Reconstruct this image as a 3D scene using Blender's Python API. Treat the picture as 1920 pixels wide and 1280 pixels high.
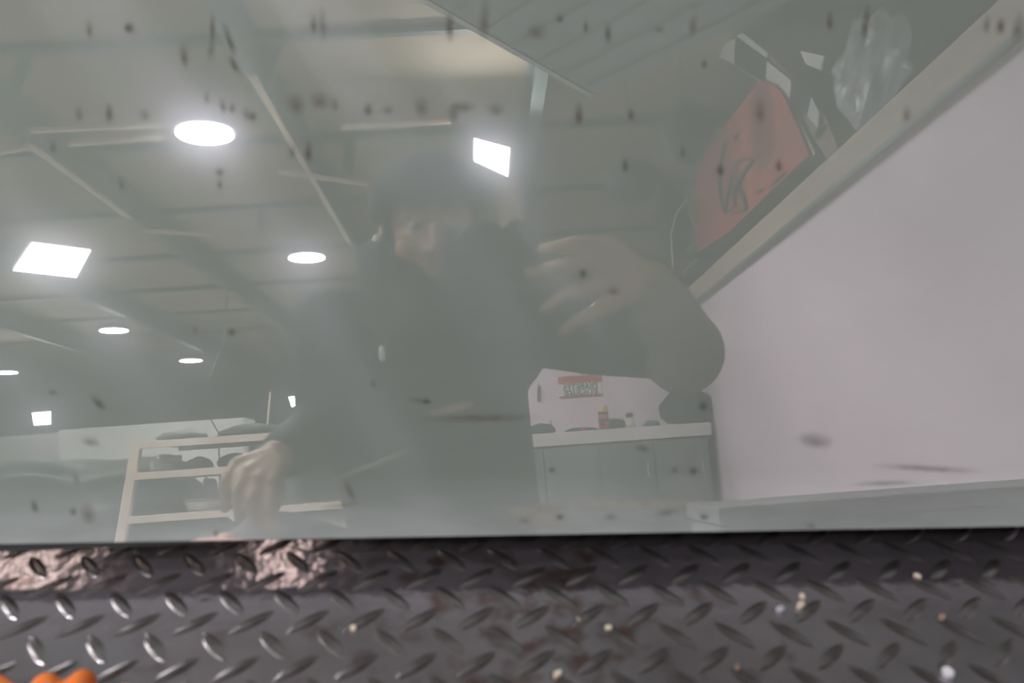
import bpy, bmesh, math, random
from mathutils import Vector, Matrix, noise
random.seed(7)
S = bpy.context.scene
for o in list(bpy.data.objects): bpy.data.objects.remove(o)
COL = S.collection

# ---------------------------------------------------------------- camera
F = 1650.0                                   # focal length in pixels of the 1920 x 1280 frame
HC = 0.95                                    # camera height: the photographer crouches
def up_in_cam(phi, rho):
    p, r = math.radians(phi), math.radians(rho)
    return Vector((-math.sin(r)*math.cos(p), math.cos(r)*math.cos(p), math.sin(p)))
def pix(x, y): return Vector((x-960.0, 640.0-y, F))          # camera coords: x right, y up, z forward
U = up_in_cam(-20.5, 3.26)                   # gravity seen from the camera
N = pix(905, 470).normalized()               # the glass normal (through the lens' own mirror image)
DIST = 0.62                                  # lens to glass
def mirror(v): return v - 2*v.dot(N)*N
_D = mirror(pix(910, 885).normalized()); _D = (_D - _D.dot(U)*U).normalized()
YA = -_D
XA = Vector((U.y*YA.z-U.z*YA.y, U.z*YA.x-U.x*YA.z, U.x*YA.y-U.y*YA.x)).normalized()
def W(v): return Vector((v.dot(XA), v.dot(YA), v.dot(U)))     # camera coords -> world direction
C0 = Vector((0, 0, HC))
cam_d = bpy.data.cameras.new('camera'); cam = bpy.data.objects.new('camera', cam_d); COL.objects.link(cam)
cr, cu, cf = W(Vector((1,0,0))), W(Vector((0,1,0))), W(Vector((0,0,1)))
CAMROT = Matrix((( cr.x, cu.x, -cf.x), (cr.y, cu.y, -cf.y), (cr.z, cu.z, -cf.z)))
cam.matrix_world = Matrix.Translation(C0) @ CAMROT.to_4x4()
cam_d.sensor_width = 36.0; cam_d.lens = 36.0*F/1920.0; cam_d.clip_start = 0.004; cam_d.clip_end = 200
cam_d.dof.use_dof = True; cam_d.dof.focus_distance = 4.5; cam_d.dof.aperture_fstop = 8.0
S.camera = cam
# ---------------------------------------------------------------- world, exposure (all light comes from lamps, some unseen ones added)
wd = bpy.data.worlds.new('world'); S.world = wd; wd.use_nodes = True
wd.node_tree.nodes['Background'].inputs[0].default_value = (0.55, 0.6, 0.6, 1)
wd.node_tree.nodes['Background'].inputs[1].default_value = 0.02
S.view_settings.view_transform = 'Standard'; S.view_settings.look = 'None'
S.view_settings.gamma = 1.0; S.view_settings.use_curve_mapping = False
S.view_settings.exposure = 0.51
L_ROUND, L_FLOOD, L_PANEL = 105.0, 75.0, 60.0
ZL = 3.3                                     # lamp height

# mirrored eye point and ray helpers: a photo pixel on the glass -> a place in the hall behind the camera
VE = W(2*DIST*N) + C0
def rdir(x, y): return W(mirror(pix(x, y)))
def RX(x, y, X): r = rdir(x, y); return VE + r*((X-VE.x)/r.x)
def RY(x, y, dep): r = rdir(x, y); return VE + r*(dep/-r.y)
def RZ(x, y, Z): r = rdir(x, y); return VE + r*((Z-VE.z)/r.z)
# deck frame
UD_c = up_in_cam(-23.5, -0.2); UD = W(UD_c); HD = 0.4085
def deck_hit(x, y): r = pix(x, y); return C0 + W(r*(-HD/r.dot(UD_c)))
T_c = UD_c.cross(N); T_c = (T_c if T_c.x > 0 else -T_c).normalized()
TW = W(T_c).normalized()                     # along the glass' bottom edge
NW = W(N).normalized()                       # from camera into the glass
PW = TW.cross(-NW)                            # up along the glass ((t, p, -n) right-handed)
PW = (-NW).cross(TW).normalized()
if PW.z < 0: PW = -PW
def glass_hit(x, y): r = pix(x, y); return C0 + W(r*(DIST/r.dot(N)))
G0 = glass_hit(960, 1003)

# ---------------------------------------------------------------- materials
def mat(name, col, rough=0.6, metal=0.0, var=0.0, scale=6.0, bump=0.0, bscale=60.0, emit=None, estr=0.0, alpha=1.0, spec=0.5, stretch=None, col2=None):
    m = bpy.data.materials.new(name); m.use_nodes = True
    nt = m.node_tree; b = nt.nodes['Principled BSDF']
    b.inputs['Base Color'].default_value = (*col, 1); b.inputs['Roughness'].default_value = rough
    b.inputs['Metallic'].default_value = metal; b.inputs['Specular IOR Level'].default_value = spec
    b.inputs['Alpha'].default_value = alpha
    if emit:
        b.inputs['Emission Color'].default_value = (*emit, 1); b.inputs['Emission Strength'].default_value = estr
    if var or bump or col2:
        tc = nt.nodes.new('ShaderNodeTexCoord'); src = tc.outputs['Object']
        if stretch:
            mp = nt.nodes.new('ShaderNodeMapping'); mp.inputs['Scale'].default_value = stretch
            nt.links.new(src, mp.inputs[0]); src = mp.outputs[0]
    if var or col2:
        n = nt.nodes.new('ShaderNodeTexNoise'); n.inputs['Scale'].default_value = scale; n.inputs['Detail'].default_value = 6
        nt.links.new(src, n.inputs['Vector'])
        r = nt.nodes.new('ShaderNodeValToRGB')
        lo = tuple(max(0, c*(1-var)) for c in col); hi = col2 if col2 else tuple(min(1, c*(1+var)) for c in col)
        r.color_ramp.elements[0].position = 0.35; r.color_ramp.elements[1].position = 0.68
        r.color_ramp.elements[0].color = (*lo, 1); r.color_ramp.elements[1].color = (*hi, 1)
        nt.links.new(n.outputs['Fac'], r.inputs[0]); nt.links.new(r.outputs[0], b.inputs['Base Color'])
    if bump:
        n2 = nt.nodes.new('ShaderNodeTexNoise'); n2.inputs['Scale'].default_value = bscale; n2.inputs['Detail'].default_value = 4
        nt.links.new(src, n2.inputs['Vector'])
        bp = nt.nodes.new('ShaderNodeBump'); bp.inputs['Strength'].default_value = bump; bp.inputs['Distance'].default_value = 0.01
        nt.links.new(n2.outputs['Fac'], bp.inputs['Height']); nt.links.new(bp.outputs[0], b.inputs['Normal'])
    return m
M = {}
M['concrete'] = mat('concrete', (0.25, 0.245, 0.225), 0.7, var=0.25, scale=1.5, bump=0.1)
M['ceil'] = mat('ceiling_sheet', (0.44, 0.36, 0.26), 0.8, var=0.08, scale=0.7)
M['hallwall'] = mat('hall_wall', (0.62, 0.62, 0.60), 0.6, var=0.12, scale=0.5)
M['darkwall'] = mat('dark_wall', (0.05, 0.055, 0.05), 0.8, var=0.2)
M['white'] = mat('white_panel', (0.90, 0.75, 0.84), 0.55, var=0.05, scale=1.2)
M['offwhite'] = mat('off_white', (0.72, 0.68, 0.64), 0.5, var=0.05)
M['timber'] = mat('timber', (0.52, 0.42, 0.34), 0.7, var=0.18, scale=5, stretch=(8, 1, 8))
M['steelgreen'] = mat('painted_steel', (0.16, 0.20, 0.185), 0.55, var=0.12)
M['beige'] = mat('beige_paint', (0.78, 0.66, 0.50), 0.5, var=0.06)
M['rack'] = mat('rack_paint', (0.76, 0.63, 0.52), 0.55, var=0.08)
M['black'] = mat('black_plastic', (0.015, 0.016, 0.017), 0.45)
M['charcoal'] = mat('charcoal', (0.035, 0.042, 0.042), 0.7, var=0.2)
M['jacket'] = mat('jacket_cloth', (0.030, 0.040, 0.038), 0.85, var=0.25, scale=12, bump=0.25, bscale=25)
M['sleeve'] = mat('sleeve_patch', (0.30, 0.27, 0.23), 0.8, var=0.15, scale=14)
M['trouser'] = mat('trouser_cloth', (0.11, 0.11, 0.10), 0.85, var=0.2, scale=12, bump=0.2, bscale=30)
M['beanie'] = mat('beanie_knit', (0.035, 0.046, 0.05), 0.9, bump=0.4, bscale=160)
M['skin'] = mat('skin', (0.52, 0.31, 0.21), 0.5, var=0.08, scale=18)
M['hair'] = mat('hair', (0.03, 0.022, 0.016), 0.6)
M['eyewhite'] = mat('eye_white', (0.6, 0.57, 0.54), 0.3)
M['whitegloss'] = mat('white_gloss', (0.9, 0.9, 0.92), 0.15)
M['lensglass'] = mat('lens_glass', (0.01, 0.01, 0.015), 0.05, spec=0.8)
M['red'] = mat('red_cloth', (0.55, 0.09, 0.07), 0.8, var=0.15, scale=4)
M['ink'] = mat('black_ink', (0.03, 0.035, 0.035), 0.8)
M['clothwhite'] = mat('white_cloth', (0.72, 0.70, 0.72), 0.8, var=0.06)
M['clothblack'] = mat('black_cloth', (0.035, 0.045, 0.042), 0.8)
M['card'] = mat('cardboard', (0.34, 0.25, 0.19), 0.85, var=0.12)
M['poly'] = mat('clear_bag', (0.72, 0.74, 0.76), 0.25, alpha=0.45, var=0.1, scale=8)
M['canopy'] = mat('canopy_sheet', (0.20, 0.24, 0.23), 0.5, metal=0.2, var=0.1)
M['galv'] = mat('galvanised', (0.55, 0.56, 0.56), 0.35, metal=0.8)
M['cabinet'] = mat('cabinet_paint', (0.15, 0.17, 0.16), 0.6, var=0.15)
M['greychest'] = mat('chest_paint', (0.20, 0.21, 0.20), 0.6, var=0.12)
M['amber'] = mat('amber_cap', (0.75, 0.55, 0.18), 0.35)
M['redlabel'] = mat('red_label', (0.55, 0.14, 0.10), 0.4)
M['cream'] = mat('cream_plastic', (0.70, 0.66, 0.52), 0.4)
M['orange'] = mat('orange_rubber', (0.85, 0.20, 0.02), 0.5, var=0.1, scale=30)
M['tarp'] = mat('tarp', (0.03, 0.04, 0.038), 0.75, spec=0.15, bump=0.6, bscale=7)
M['greybag'] = mat('grey_bag', (0.55, 0.56, 0.60), 0.3, bump=0.6, bscale=20)
M['chip'] = mat('chip', (0.75, 0.66, 0.5), 0.6, var=0.1)
M['rubber'] = mat('black_rubber', (0.012, 0.014, 0.014), 0.6)
M['housing'] = mat('lamp_housing', (0.10, 0.10, 0.11), 0.4, metal=0.5)
M['signwhite'] = mat('sign_white', (0.80, 0.78, 0.78), 0.5)
M['signred'] = mat('sign_red', (0.55, 0.10, 0.08), 0.5)
M['led'] = mat('led_round', (1, 1, 1), 0.5, emit=(0.98, 0.95, 1.0), estr=L_ROUND)
M['flood'] = mat('led_flood', (1, 1, 1), 0.5, emit=(0.95, 0.94, 1.0), estr=L_FLOOD)
M['panel'] = mat('led_panel', (1, 1, 1), 0.5, emit=(1.0, 0.97, 0.96), estr=L_PANEL)
M['sodium'] = mat('warm_tube', (1, 1, 1), 0.5, emit=(1.0, 0.80, 0.68), estr=7.5)

def steel_plate():
    m = bpy.data.materials.new('worn_steel'); m.use_nodes = True; nt = m.node_tree; b = nt.nodes['Principled BSDF']
    tc = nt.nodes.new('ShaderNodeTexCoord')
    n1 = nt.nodes.new('ShaderNodeTexNoise'); n1.inputs['Scale'].default_value = 7; n1.inputs['Detail'].default_value = 8; n1.inputs['Roughness'].default_value = 0.65
    nt.links.new(tc.outputs['Object'], n1.inputs['Vector'])
    r1 = nt.nodes.new('ShaderNodeValToRGB')
    r1.color_ramp.elements[0].color = (0.27, 0.245, 0.27, 1); r1.color_ramp.elements[1].color = (0.47, 0.435, 0.48, 1)
    r1.color_ramp.elements[0].position = 0.3; r1.color_ramp.elements[1].position = 0.7
    nt.links.new(n1.outputs['Fac'], r1.inputs[0])
    n2 = nt.nodes.new('ShaderNodeTexNoise'); n2.inputs['Scale'].default_value = 38; n2.inputs['Detail'].default_value = 5
    nt.links.new(tc.outputs['Object'], n2.inputs['Vector'])
    n3 = nt.nodes.new('ShaderNodeTexNoise'); n3.inputs['Scale'].default_value = 3.2; n3.inputs['Detail'].default_value = 3
    nt.links.new(tc.outputs['Object'], n3.inputs['Vector'])
    mu = nt.nodes.new('ShaderNodeMath'); mu.operation = 'MULTIPLY'; nt.links.new(n2.outputs['Fac'], mu.inputs[0]); nt.links.new(n3.outputs['Fac'], mu.inputs[1])
    r2 = nt.nodes.new('ShaderNodeValToRGB'); r2.color_ramp.elements[0].position = 0.27; r2.color_ramp.elements[1].position = 0.36
    r2.color_ramp.elements[0].color = (0, 0, 0, 1); r2.color_ramp.elements[1].color = (0.8, 0.8, 0.8, 1)
    nt.links.new(mu.outputs[0], r2.inputs[0])
    mx = nt.nodes.new('ShaderNodeMix'); mx.data_type = 'RGBA'; mx.inputs[7].default_value = (0.16, 0.09, 0.065, 1)
    nt.links.new(r2.outputs[0], mx.inputs[0]); nt.links.new(r1.outputs[0], mx.inputs[6]); nt.links.new(mx.outputs[2], b.inputs['Base Color'])
    b.inputs['Metallic'].default_value = 0.85
    rr = nt.nodes.new('ShaderNodeMapRange'); rr.inputs[3].default_value = 0.08; rr.inputs[4].default_value = 0.20
    nt.links.new(n1.outputs['Fac'], rr.inputs[0]); nt.links.new(rr.outputs[0], b.inputs['Roughness'])
    bp = nt.nodes.new('ShaderNodeBump'); bp.inputs['Strength'].default_value = 0.12; bp.inputs['Distance'].default_value = 0.004
    n4 = nt.nodes.new('ShaderNodeTexNoise'); n4.inputs['Scale'].default_value = 90; nt.links.new(tc.outputs['Object'], n4.inputs['Vector'])
    nt.links.new(n4.outputs['Fac'], bp.inputs['Height']); nt.links.new(bp.outputs[0], b.inputs['Normal'])
    return m
M['steel'] = steel_plate()
M['bar'] = mat('worn_tread', (0.24, 0.21, 0.20), 0.24, metal=0.9, var=0.3, scale=30, col2=(0.40, 0.38, 0.39))

def glass_mat():
    """dusty green-tinted mirror-like glass: clear reflection + wiped haze + thin dust film"""
    m = bpy.data.materials.new('dusty_reflective_glass'); m.use_nodes = True; nt = m.node_tree
    for n in list(nt.nodes): nt.nodes.remove(n)
    nd = nt.nodes.new
    out = nd('ShaderNodeOutputMaterial'); tc = nd('ShaderNodeTexCoord')
    dif = nd('ShaderNodeBsdfDiffuse')
    n1 = nd('ShaderNodeTexNoise'); n1.inputs['Scale'].default_value = 5; n1.inputs['Detail'].default_value = 7; n1.inputs['Roughness'].default_value = 0.6
    mp = nd('ShaderNodeMapping'); mp.inputs['Scale'].default_value = (0.8, 1.6, 1.0); nt.links.new(tc.outputs['Object'], mp.inputs[0]); nt.links.new(mp.outputs[0], n1.inputs['Vector'])
    r = nd('ShaderNodeValToRGB'); r.color_ramp.elements[0].position = 0.3; r.color_ramp.elements[1].position = 0.75
    r.color_ramp.elements[0].color = (0.275, 0.32, 0.28, 1); r.color_ramp.elements[1].color = (0.312, 0.358, 0.316, 1)
    nt.links.new(n1.outputs['Fac'], r.inputs[0])
    # settled dust along the bottom edge
    sx = nd('ShaderNodeSeparateXYZ'); nt.links.new(tc.outputs['Object'], sx.inputs[0])
    mr = nd('ShaderNodeMapRange'); mr.inputs[1].default_value = 0.045; mr.inputs[2].default_value = 0.0; nt.links.new(sx.outputs['Y'], mr.inputs[0])
    n5 = nd('ShaderNodeTexNoise'); n5.inputs['Scale'].default_value = 30; n5.inputs['Detail'].default_value = 6
    mp2 = nd('ShaderNodeMapping'); mp2.inputs['Scale'].default_value = (0.35, 1.5, 1); nt.links.new(tc.outputs['Object'], mp2.inputs[0]); nt.links.new(mp2.outputs[0], n5.inputs['Vector'])
    mm = nd('ShaderNodeMath'); mm.operation = 'MULTIPLY'; nt.links.new(mr.outputs[0], mm.inputs[0]); nt.links.new(n5.outputs['Fac'], mm.inputs[1])
    mx = nd('ShaderNodeMix'); mx.data_type = 'RGBA'; mx.inputs[7].default_value = (0.62, 0.66, 0.65, 1)
    nt.links.new(mm.outputs[0], mx.inputs[0]); nt.links.new(r.outputs[0], mx.inputs[6]); nt.links.new(mx.outputs[2], dif.inputs['Color'])
    g = nd('ShaderNodeBsdfGlossy'); g.inputs['Roughness'].default_value = 0.0; g.inputs['Color'].default_value = (0.95, 0.97, 0.95, 1)
    hz = nd('ShaderNodeBsdfGlossy'); hz.inputs['Roughness'].default_value = 0.13; hz.inputs['Color'].default_value = (0.9, 0.9, 1.0, 1)
    an = nd('ShaderNodeBsdfAnisotropic') if hasattr(bpy.types, 'ShaderNodeBsdfAnisotropic') else nd('ShaderNodeBsdfGlossy')
    an.inputs['Roughness'].default_value = 0.085
    if 'Anisotropy' in an.inputs: an.inputs['Anisotropy'].default_value = 0.97
    an.inputs['Color'].default_value = (0.86, 0.86, 1.0, 1)
    tg = nd('ShaderNodeTangent'); tg.direction_type = 'UV_MAP'; tg.uv_map = 'UVMap'
    if 'Tangent' in an.inputs: nt.links.new(tg.outputs[0], an.inputs['Tangent'])
    if 'Rotation' in an.inputs: an.inputs['Rotation'].default_value = GLASS_ROT
    m1 = nd('ShaderNodeMixShader'); m1.inputs[0].default_value = 0.36; nt.links.new(dif.outputs[0], m1.inputs[1]); nt.links.new(g.outputs[0], m1.inputs[2])
    m2 = nd('ShaderNodeMixShader'); m2.inputs[0].default_value = 0.014; nt.links.new(m1.outputs[0], m2.inputs[1]); nt.links.new(hz.outputs[0], m2.inputs[2])
    m3 = nd('ShaderNodeMixShader'); m3.inputs[0].default_value = 0.005; nt.links.new(m2.outputs[0], m3.inputs[1]); nt.links.new(an.outputs[0], m3.inputs[2])
    nt.links.new(m3.outputs[0], out.inputs['Surface'])
    return m
GLASS_ROT = 0.08
M['glass'] = glass_mat()
M['glassedge'] = mat('glass_edge', (0.01, 0.03, 0.022), 0.2)
def dirt_mat(name, col, strength):
    m = bpy.data.materials.new(name); m.use_nodes = True; nt = m.node_tree
    b = nt.nodes['Principled BSDF']; b.inputs['Base Color'].default_value = (*col, 1); b.inputs['Roughness'].default_value = 0.9; b.inputs['Specular IOR Level'].default_value = 0.1
    uv = nt.nodes.new('ShaderNodeUVMap'); uv.uv_map = 'UVMap'
    gr = nt.nodes.new('ShaderNodeTexGradient'); gr.gradient_type = 'SPHERICAL'
    mp = nt.nodes.new('ShaderNodeMapping'); mp.inputs['Location'].default_value = (-1, -1, 0); mp.inputs['Scale'].default_value = (2, 2, 1)
    nt.links.new(uv.outputs[0], mp.inputs[0]); nt.links.new(mp.outputs[0], gr.inputs[0])
    tc = nt.nodes.new('ShaderNodeTexCoord'); n = nt.nodes.new('ShaderNodeTexNoise'); n.inputs['Scale'].default_value = 130; n.inputs['Detail'].default_value = 4
    nt.links.new(tc.outputs['Object'], n.inputs['Vector'])
    mu = nt.nodes.new('ShaderNodeMath'); mu.operation = 'MULTIPLY'; nt.links.new(gr.outputs['Fac'], mu.inputs[0]); nt.links.new(n.outputs['Fac'], mu.inputs[1])
    m2 = nt.nodes.new('ShaderNodeMath'); m2.operation = 'MULTIPLY'; m2.use_clamp = True; m2.inputs[1].default_value = strength
    nt.links.new(mu.outputs[0], m2.inputs[0]); nt.links.new(m2.outputs[0], b.inputs['Alpha'])
    return m
M['mud'] = dirt_mat('mud_streak', (0.10, 0.075, 0.062), 0.95)
M['mudlight'] = dirt_mat('faint_mud_streak', (0.14, 0.11, 0.09), 0.7)
M['smear'] = dirt_mat('dust_smear', (0.46, 0.44, 0.38), 0.8)

# ---------------------------------------------------------------- mesh helpers
class MB:
    def __init__(self): self.v = []; self.f = []
    def add(self, vs, fs):
        k = len(self.v); self.v += [Vector(p) for p in vs]; self.f += [tuple(i+k for i in f) for f in fs]; return self
    def box(self, c, s, R=None):
        c = Vector(c); vs = []
        for x in (-.5, .5):
            for y in (-.5, .5):
                for z in (-.5, .5):
                    p = Vector((x*s[0], y*s[1], z*s[2])); vs.append(c + (R @ p if R else p))
        return self.add(vs, [(0,1,3,2),(4,6,7,5),(0,4,5,1),(2,3,7,6),(0,2,6,4),(1,5,7,3)])
    def frame(self, a, b, up=None):
        d = (Vector(b)-Vector(a)); z = d.normalized(); u = Vector(up) if up else (Vector((0,0,1)) if abs(z.z) < .9 else Vector((0,1,0)))
        x = u.cross(z).normalized(); y = z.cross(x); return x, y, z, d.length
    def beam(self, a, b, w, h, up=None):
        x, y, z, L = self.frame(a, b, up); R = Matrix((x, y, z)).transposed()
        return self.box((Vector(a)+Vector(b))/2, (w, h, L), R)
    def tube(self, pts, r, n=8):
        pts = [Vector(p) for p in pts]; rs = r if isinstance(r, (list, tuple)) else [r]*len(pts); vs = []; fs = []
        for i, p in enumerate(pts):
            a = pts[max(0, i-1)]; b = pts[min(len(pts)-1, i+1)]; x, y, z, L = self.frame(a, b)
            vs += [p + (x*math.cos(t) + y*math.sin(t))*rs[i] for t in (2*math.pi*k/n for k in range(n))]
        for i in range(len(pts)-1):
            for k in range(n):
                fs.append((i*n+k, i*n+(k+1) % n, (i+1)*n+(k+1) % n, (i+1)*n+k))
        fs.append(tuple(range(n-1, -1, -1))); fs.append(tuple((len(pts)-1)*n+k for k in range(n)))
        return self.add(vs, fs)
    def lathe(self, prof, c=(0,0,0), n=24, R=None):
        c = Vector(c); vs = []; fs = []
        for (r, z) in prof:
            for k in range(n):
                p = Vector((r*math.cos(2*math.pi*k/n), r*math.sin(2*math.pi*k/n), z)); vs.append(c + (R @ p if R else p))
        for i in range(len(prof)-1):
            for k in range(n): fs.append((i*n+k, i*n+(k+1) % n, (i+1)*n+(k+1) % n, (i+1)*n+k))
        fs.append(tuple(range(n-1, -1, -1))); fs.append(tuple((len(prof)-1)*n+k for k in range(n)))
        return self.add(vs, fs)
    def prism(self, poly, off):
        n = len(poly); off = Vector(off); vs = [Vector(p) for p in poly] + [Vector(p)+off for p in poly]
        return self.add(vs, [tuple(range(n)), tuple(range(2*n-1, n-1, -1))] + [(i, (i+1) % n, (i+1) % n+n, i+n) for i in range(n)])
    def ell(self, c, r, R=None, nu=20, nv=12):
        c = Vector(c); vs = []; fs = []
        for j in range(nv+1):
            th = math.pi*j/nv
            for k in range(nu):
                a = 2*math.pi*k/nu; p = Vector((r[0]*math.sin(th)*math.cos(a), r[1]*math.sin(th)*math.sin(a), r[2]*math.cos(th))); vs.append(c + (R @ p if R else p))
        for j in range(nv):
            for k in range(nu): fs.append((j*nu+k, (j+1)*nu+k, (j+1)*nu+(k+1) % nu, j*nu+(k+1) % nu))
        return self.add(vs, fs)
    def cone(self, a, b, ra, rb):                # round cone
        a, b = Vector(a), Vector(b); n = 16; x, y, z, L = self.frame(a, b)
        R = Matrix((x, y, z)).transposed(); prof = []
        for j in range(0, 7): t = -math.pi/2 + math.pi/2*j/6; prof.append((max(ra*math.cos(t), 1e-5), ra*math.sin(t)))
        for j in range(0, 7): t = math.pi/2*j/6; prof.append((max(rb*math.cos(t), 1e-5), L + rb*math.sin(t)))
        return self.lathe(prof, a, n, R)
    def chain(self, pts, rs):
        for i in range(len(pts)-1): self.cone(pts[i], pts[i+1], rs[i], rs[i+1])
        return self
    def mesh(self, name):
        me = bpy.data.meshes.new(name); me.from_pydata([tuple(p) for p in self.v], [], self.f); 
        bm = bmesh.new(); bm.from_mesh(me); bmesh.ops.recalc_face_normals(bm, faces=bm.faces); bm.to_mesh(me); bm.free()
        return me
    def build(self, name, m, parent=None, smooth=False, label=None, loc=None, bevel=0.0):
        if loc is not None:
            loc = Vector(loc); self.v = [p-loc for p in self.v]
        me = self.mesh(name)
        if bevel:
            bm = bmesh.new(); bm.from_mesh(me); bmesh.ops.bevel(bm, geom=bm.edges[:], offset=bevel, segments=2, affect='EDGES', profile=0.6); bm.to_mesh(me); bm.free()
        return link(name, me, m, parent, smooth, label, loc)
def link(name, me, m, parent=None, smooth=False, label=None, loc=None):
    if m: me.materials.append(M[m] if isinstance(m, str) else m)
    if smooth:
        for p in me.polygons: p.use_smooth = True
    o = bpy.data.objects.new(name, me); COL.objects.link(o)
    if loc is not None: o.location = loc
    if parent:
        o.parent = parent; o.matrix_parent_inverse = parent.matrix_world.inverted() if parent.type != 'EMPTY' else Matrix.Translation(-parent.location)
    if label: o['label'] = label
    return o
def thing(name, loc, label, cat, group=None):
    o = bpy.data.objects.new(name, None); COL.objects.link(o); o.location = loc; o.empty_display_size = 0.1
    o['label'] = label; o['category'] = cat
    if group: o['group'] = group
    o.matrix_world = Matrix.Translation(Vector(loc))
    return o
def tag(o, label, cat, group=None):
    o['label'] = label; o['category'] = cat
    if group: o['group'] = group
    return o
def struct(o): o['kind'] = 'structure'; return o
def blob(mb, name, m, voxel, parent=None, smooth_it=6, label=None):
    """union of the pieces in mb as one continuous skin"""
    me = mb.mesh(name); o = bpy.data.objects.new('tmp', me); COL.objects.link(o)
    r = o.modifiers.new('r', 'REMESH'); r.mode = 'VOXEL'; r.voxel_size = voxel
    s = o.modifiers.new('s', 'SMOOTH'); s.factor = 0.5; s.iterations = smooth_it
    dg = bpy.context.evaluated_depsgraph_get(); me2 = bpy.data.meshes.new_from_object(o.evaluated_get(dg))
    bpy.data.objects.remove(o); me2.name = name; me2.materials.clear()
    return link(name, me2, m, parent, True, label)

# ================================================================ SETTING
CEIL = 3.78
XR, XL, YF, YB = 5.2, -21.0, 9.0, -28.0
struct(MB().box(((XL+XR)/2, (YF+YB)/2, -0.05), (XR-XL+.4, YF-YB+.4, 0.1)).build('floor', 'concrete'))
struct(MB().box(((XL+XR)/2, (YF+YB)/2, CEIL+.05), (XR-XL+.4, YF-YB+.4, 0.1)).build('ceiling', 'ceil'))
struct(MB().box(((XL+XR)/2, YB-.1, CEIL/2), (XR-XL+.4, .2, CEIL)).build('wall_back', 'hallwall'))
struct(MB().box(((XL+XR)/2, YF+.1, CEIL/2), (XR-XL+.4, .2, CEIL)).build('wall_front', 'darkwall'))
struct(MB().box((XL-.1, (YF+YB)/2, CEIL/2), (.2, YF-YB, CEIL)).build('wall_left', 'hallwall'))
struct(MB().box((XR+.1, (YF+YB)/2, CEIL/2), (.2, YF-YB, CEIL)).build('wall_right', 'hallwall'))
# white partition that boxes in the corner: side run + end run
XP, ZP, YP = 2.0, 2.04, -6.85
struct(MB().box((XP+.03, (YP+1.2)/2, ZP/2), (.06, 1.2-YP, ZP)).build('wall_partition_side', 'white'))
struct(MB().box(((XP-.62)/2, YP-.03, ZP/2), (XP+.62, .06, ZP)).build('wall_partition_end', 'white'))
rail_h = 0.17
struct(MB().box((XP-.0, (YP+1.2)/2, ZP+rail_h/2), (.10, 1.2-YP, rail_h)).build('trim_1', 'timber', bevel=.004))
struct(MB().box(((XP-.62)/2-.03, YP-.02, ZP+.05), (XP+.56, .09, .10)).build('trim_2', 'timber'))
struct(MB().box((XP-.052, (YP+1.2)/2, ZP-.006), (.006, 1.2-YP, .028)).build('trim_3', 'steelgreen'))
struct(MB().box(((XL+XR)/2, (1.45+YF)/2, 3.3), (XR-XL-.02, YF-1.45, .25)).build('ceiling_added_dark_slab', 'darkwall'))  # unseen slab, added so the plate below the glass reflects dark
# roof steel
for i in range(9):
    X = -1.43 - 2.0*(i-1)
    if X < XL+.5: break
    e = thing('ceiling_beam', (X, YB+.1, 3.45), 'dark green steel roof beam running down the length of the hall', 'beam', 'long roof beams')
    MB().box((X, (1.4+YB)/2, 3.615), (.02, 1.4-YB-.1, .29)).build('web', 'steelgreen', e)
    MB().box((X, (1.4+YB)/2, 3.455), (.10, 1.4-YB-.1, .02)).build('lower_flange', 'steelgreen', e)
    MB().box((X, (1.4+YB)/2, 3.765), (.10, 1.4-YB-.1, .02)).build('upper_flange', 'steelgreen', e)
for k in range(17):
    y = 1.0 - 1.86*k
    if y < YB+.5: break
    tag(MB().beam((XL+.1, y, 3.745), (XR-.1, y, 3.745), .06, .05).build('ceiling_purlin', 'steelgreen'), 'green steel purlin crossing above the roof beams', 'purlin', 'roof purlins')
def conduit(a, b, r, label):
    mb = MB().beam(a, b, r*2.2, r*1.2); tag(mb.build('conduit', 'beige'), label, 'conduit', 'beige strips painting lamplight on the roof beams')
CL = 'beige strip painting the lamplight on a roof beam flange'  # lamp light on the beam flange, put in as a beige strip
for (p, q) in [((476,140),(652,452)), ((60,268),(232,406)), ((372,678),(492,714)), ((452,640),(582,704))]:
    a, b = RZ(*p, 3.43), RZ(*q, 3.43); b.x = a.x = (a.x+b.x)/2; conduit(a, b, .022, CL)
CT = 'beige cable conduit running crosswise between the roof beams'
for (p, q) in [((0,285),(62,275)), ((130,270),(300,258)), ((60,245),(330,232)), ((640,238),(845,228)), ((800,294),(870,302)), ((520,322),(690,345)), ((270,432),(400,440))]:
    a, b = RZ(*p, 3.40), RZ(*q, 3.40); tag(MB().beam(a, b, .05, .03).build('conduit', 'beige'), CT, 'conduit', 'crosswise beige conduits')
for (p, q) in [((515,0),(492,172)), ((55,40),(28,180)), ((655,245),(652,330)), ((490,330),(488,440))]:
    a = RZ(*q, 3.44); r = rdir(*p); b = VE + r*((a.y-VE.y)/r.y); b.z = min(b.z, CEIL-.01)
    tag(MB().beam(a, Vector((b.x, b.y, CEIL-.01)), .09, .05).build('roof_strut', 'steelgreen'), 'short green steel strut between ceiling and roof beam', 'strut', 'roof struts')

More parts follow.
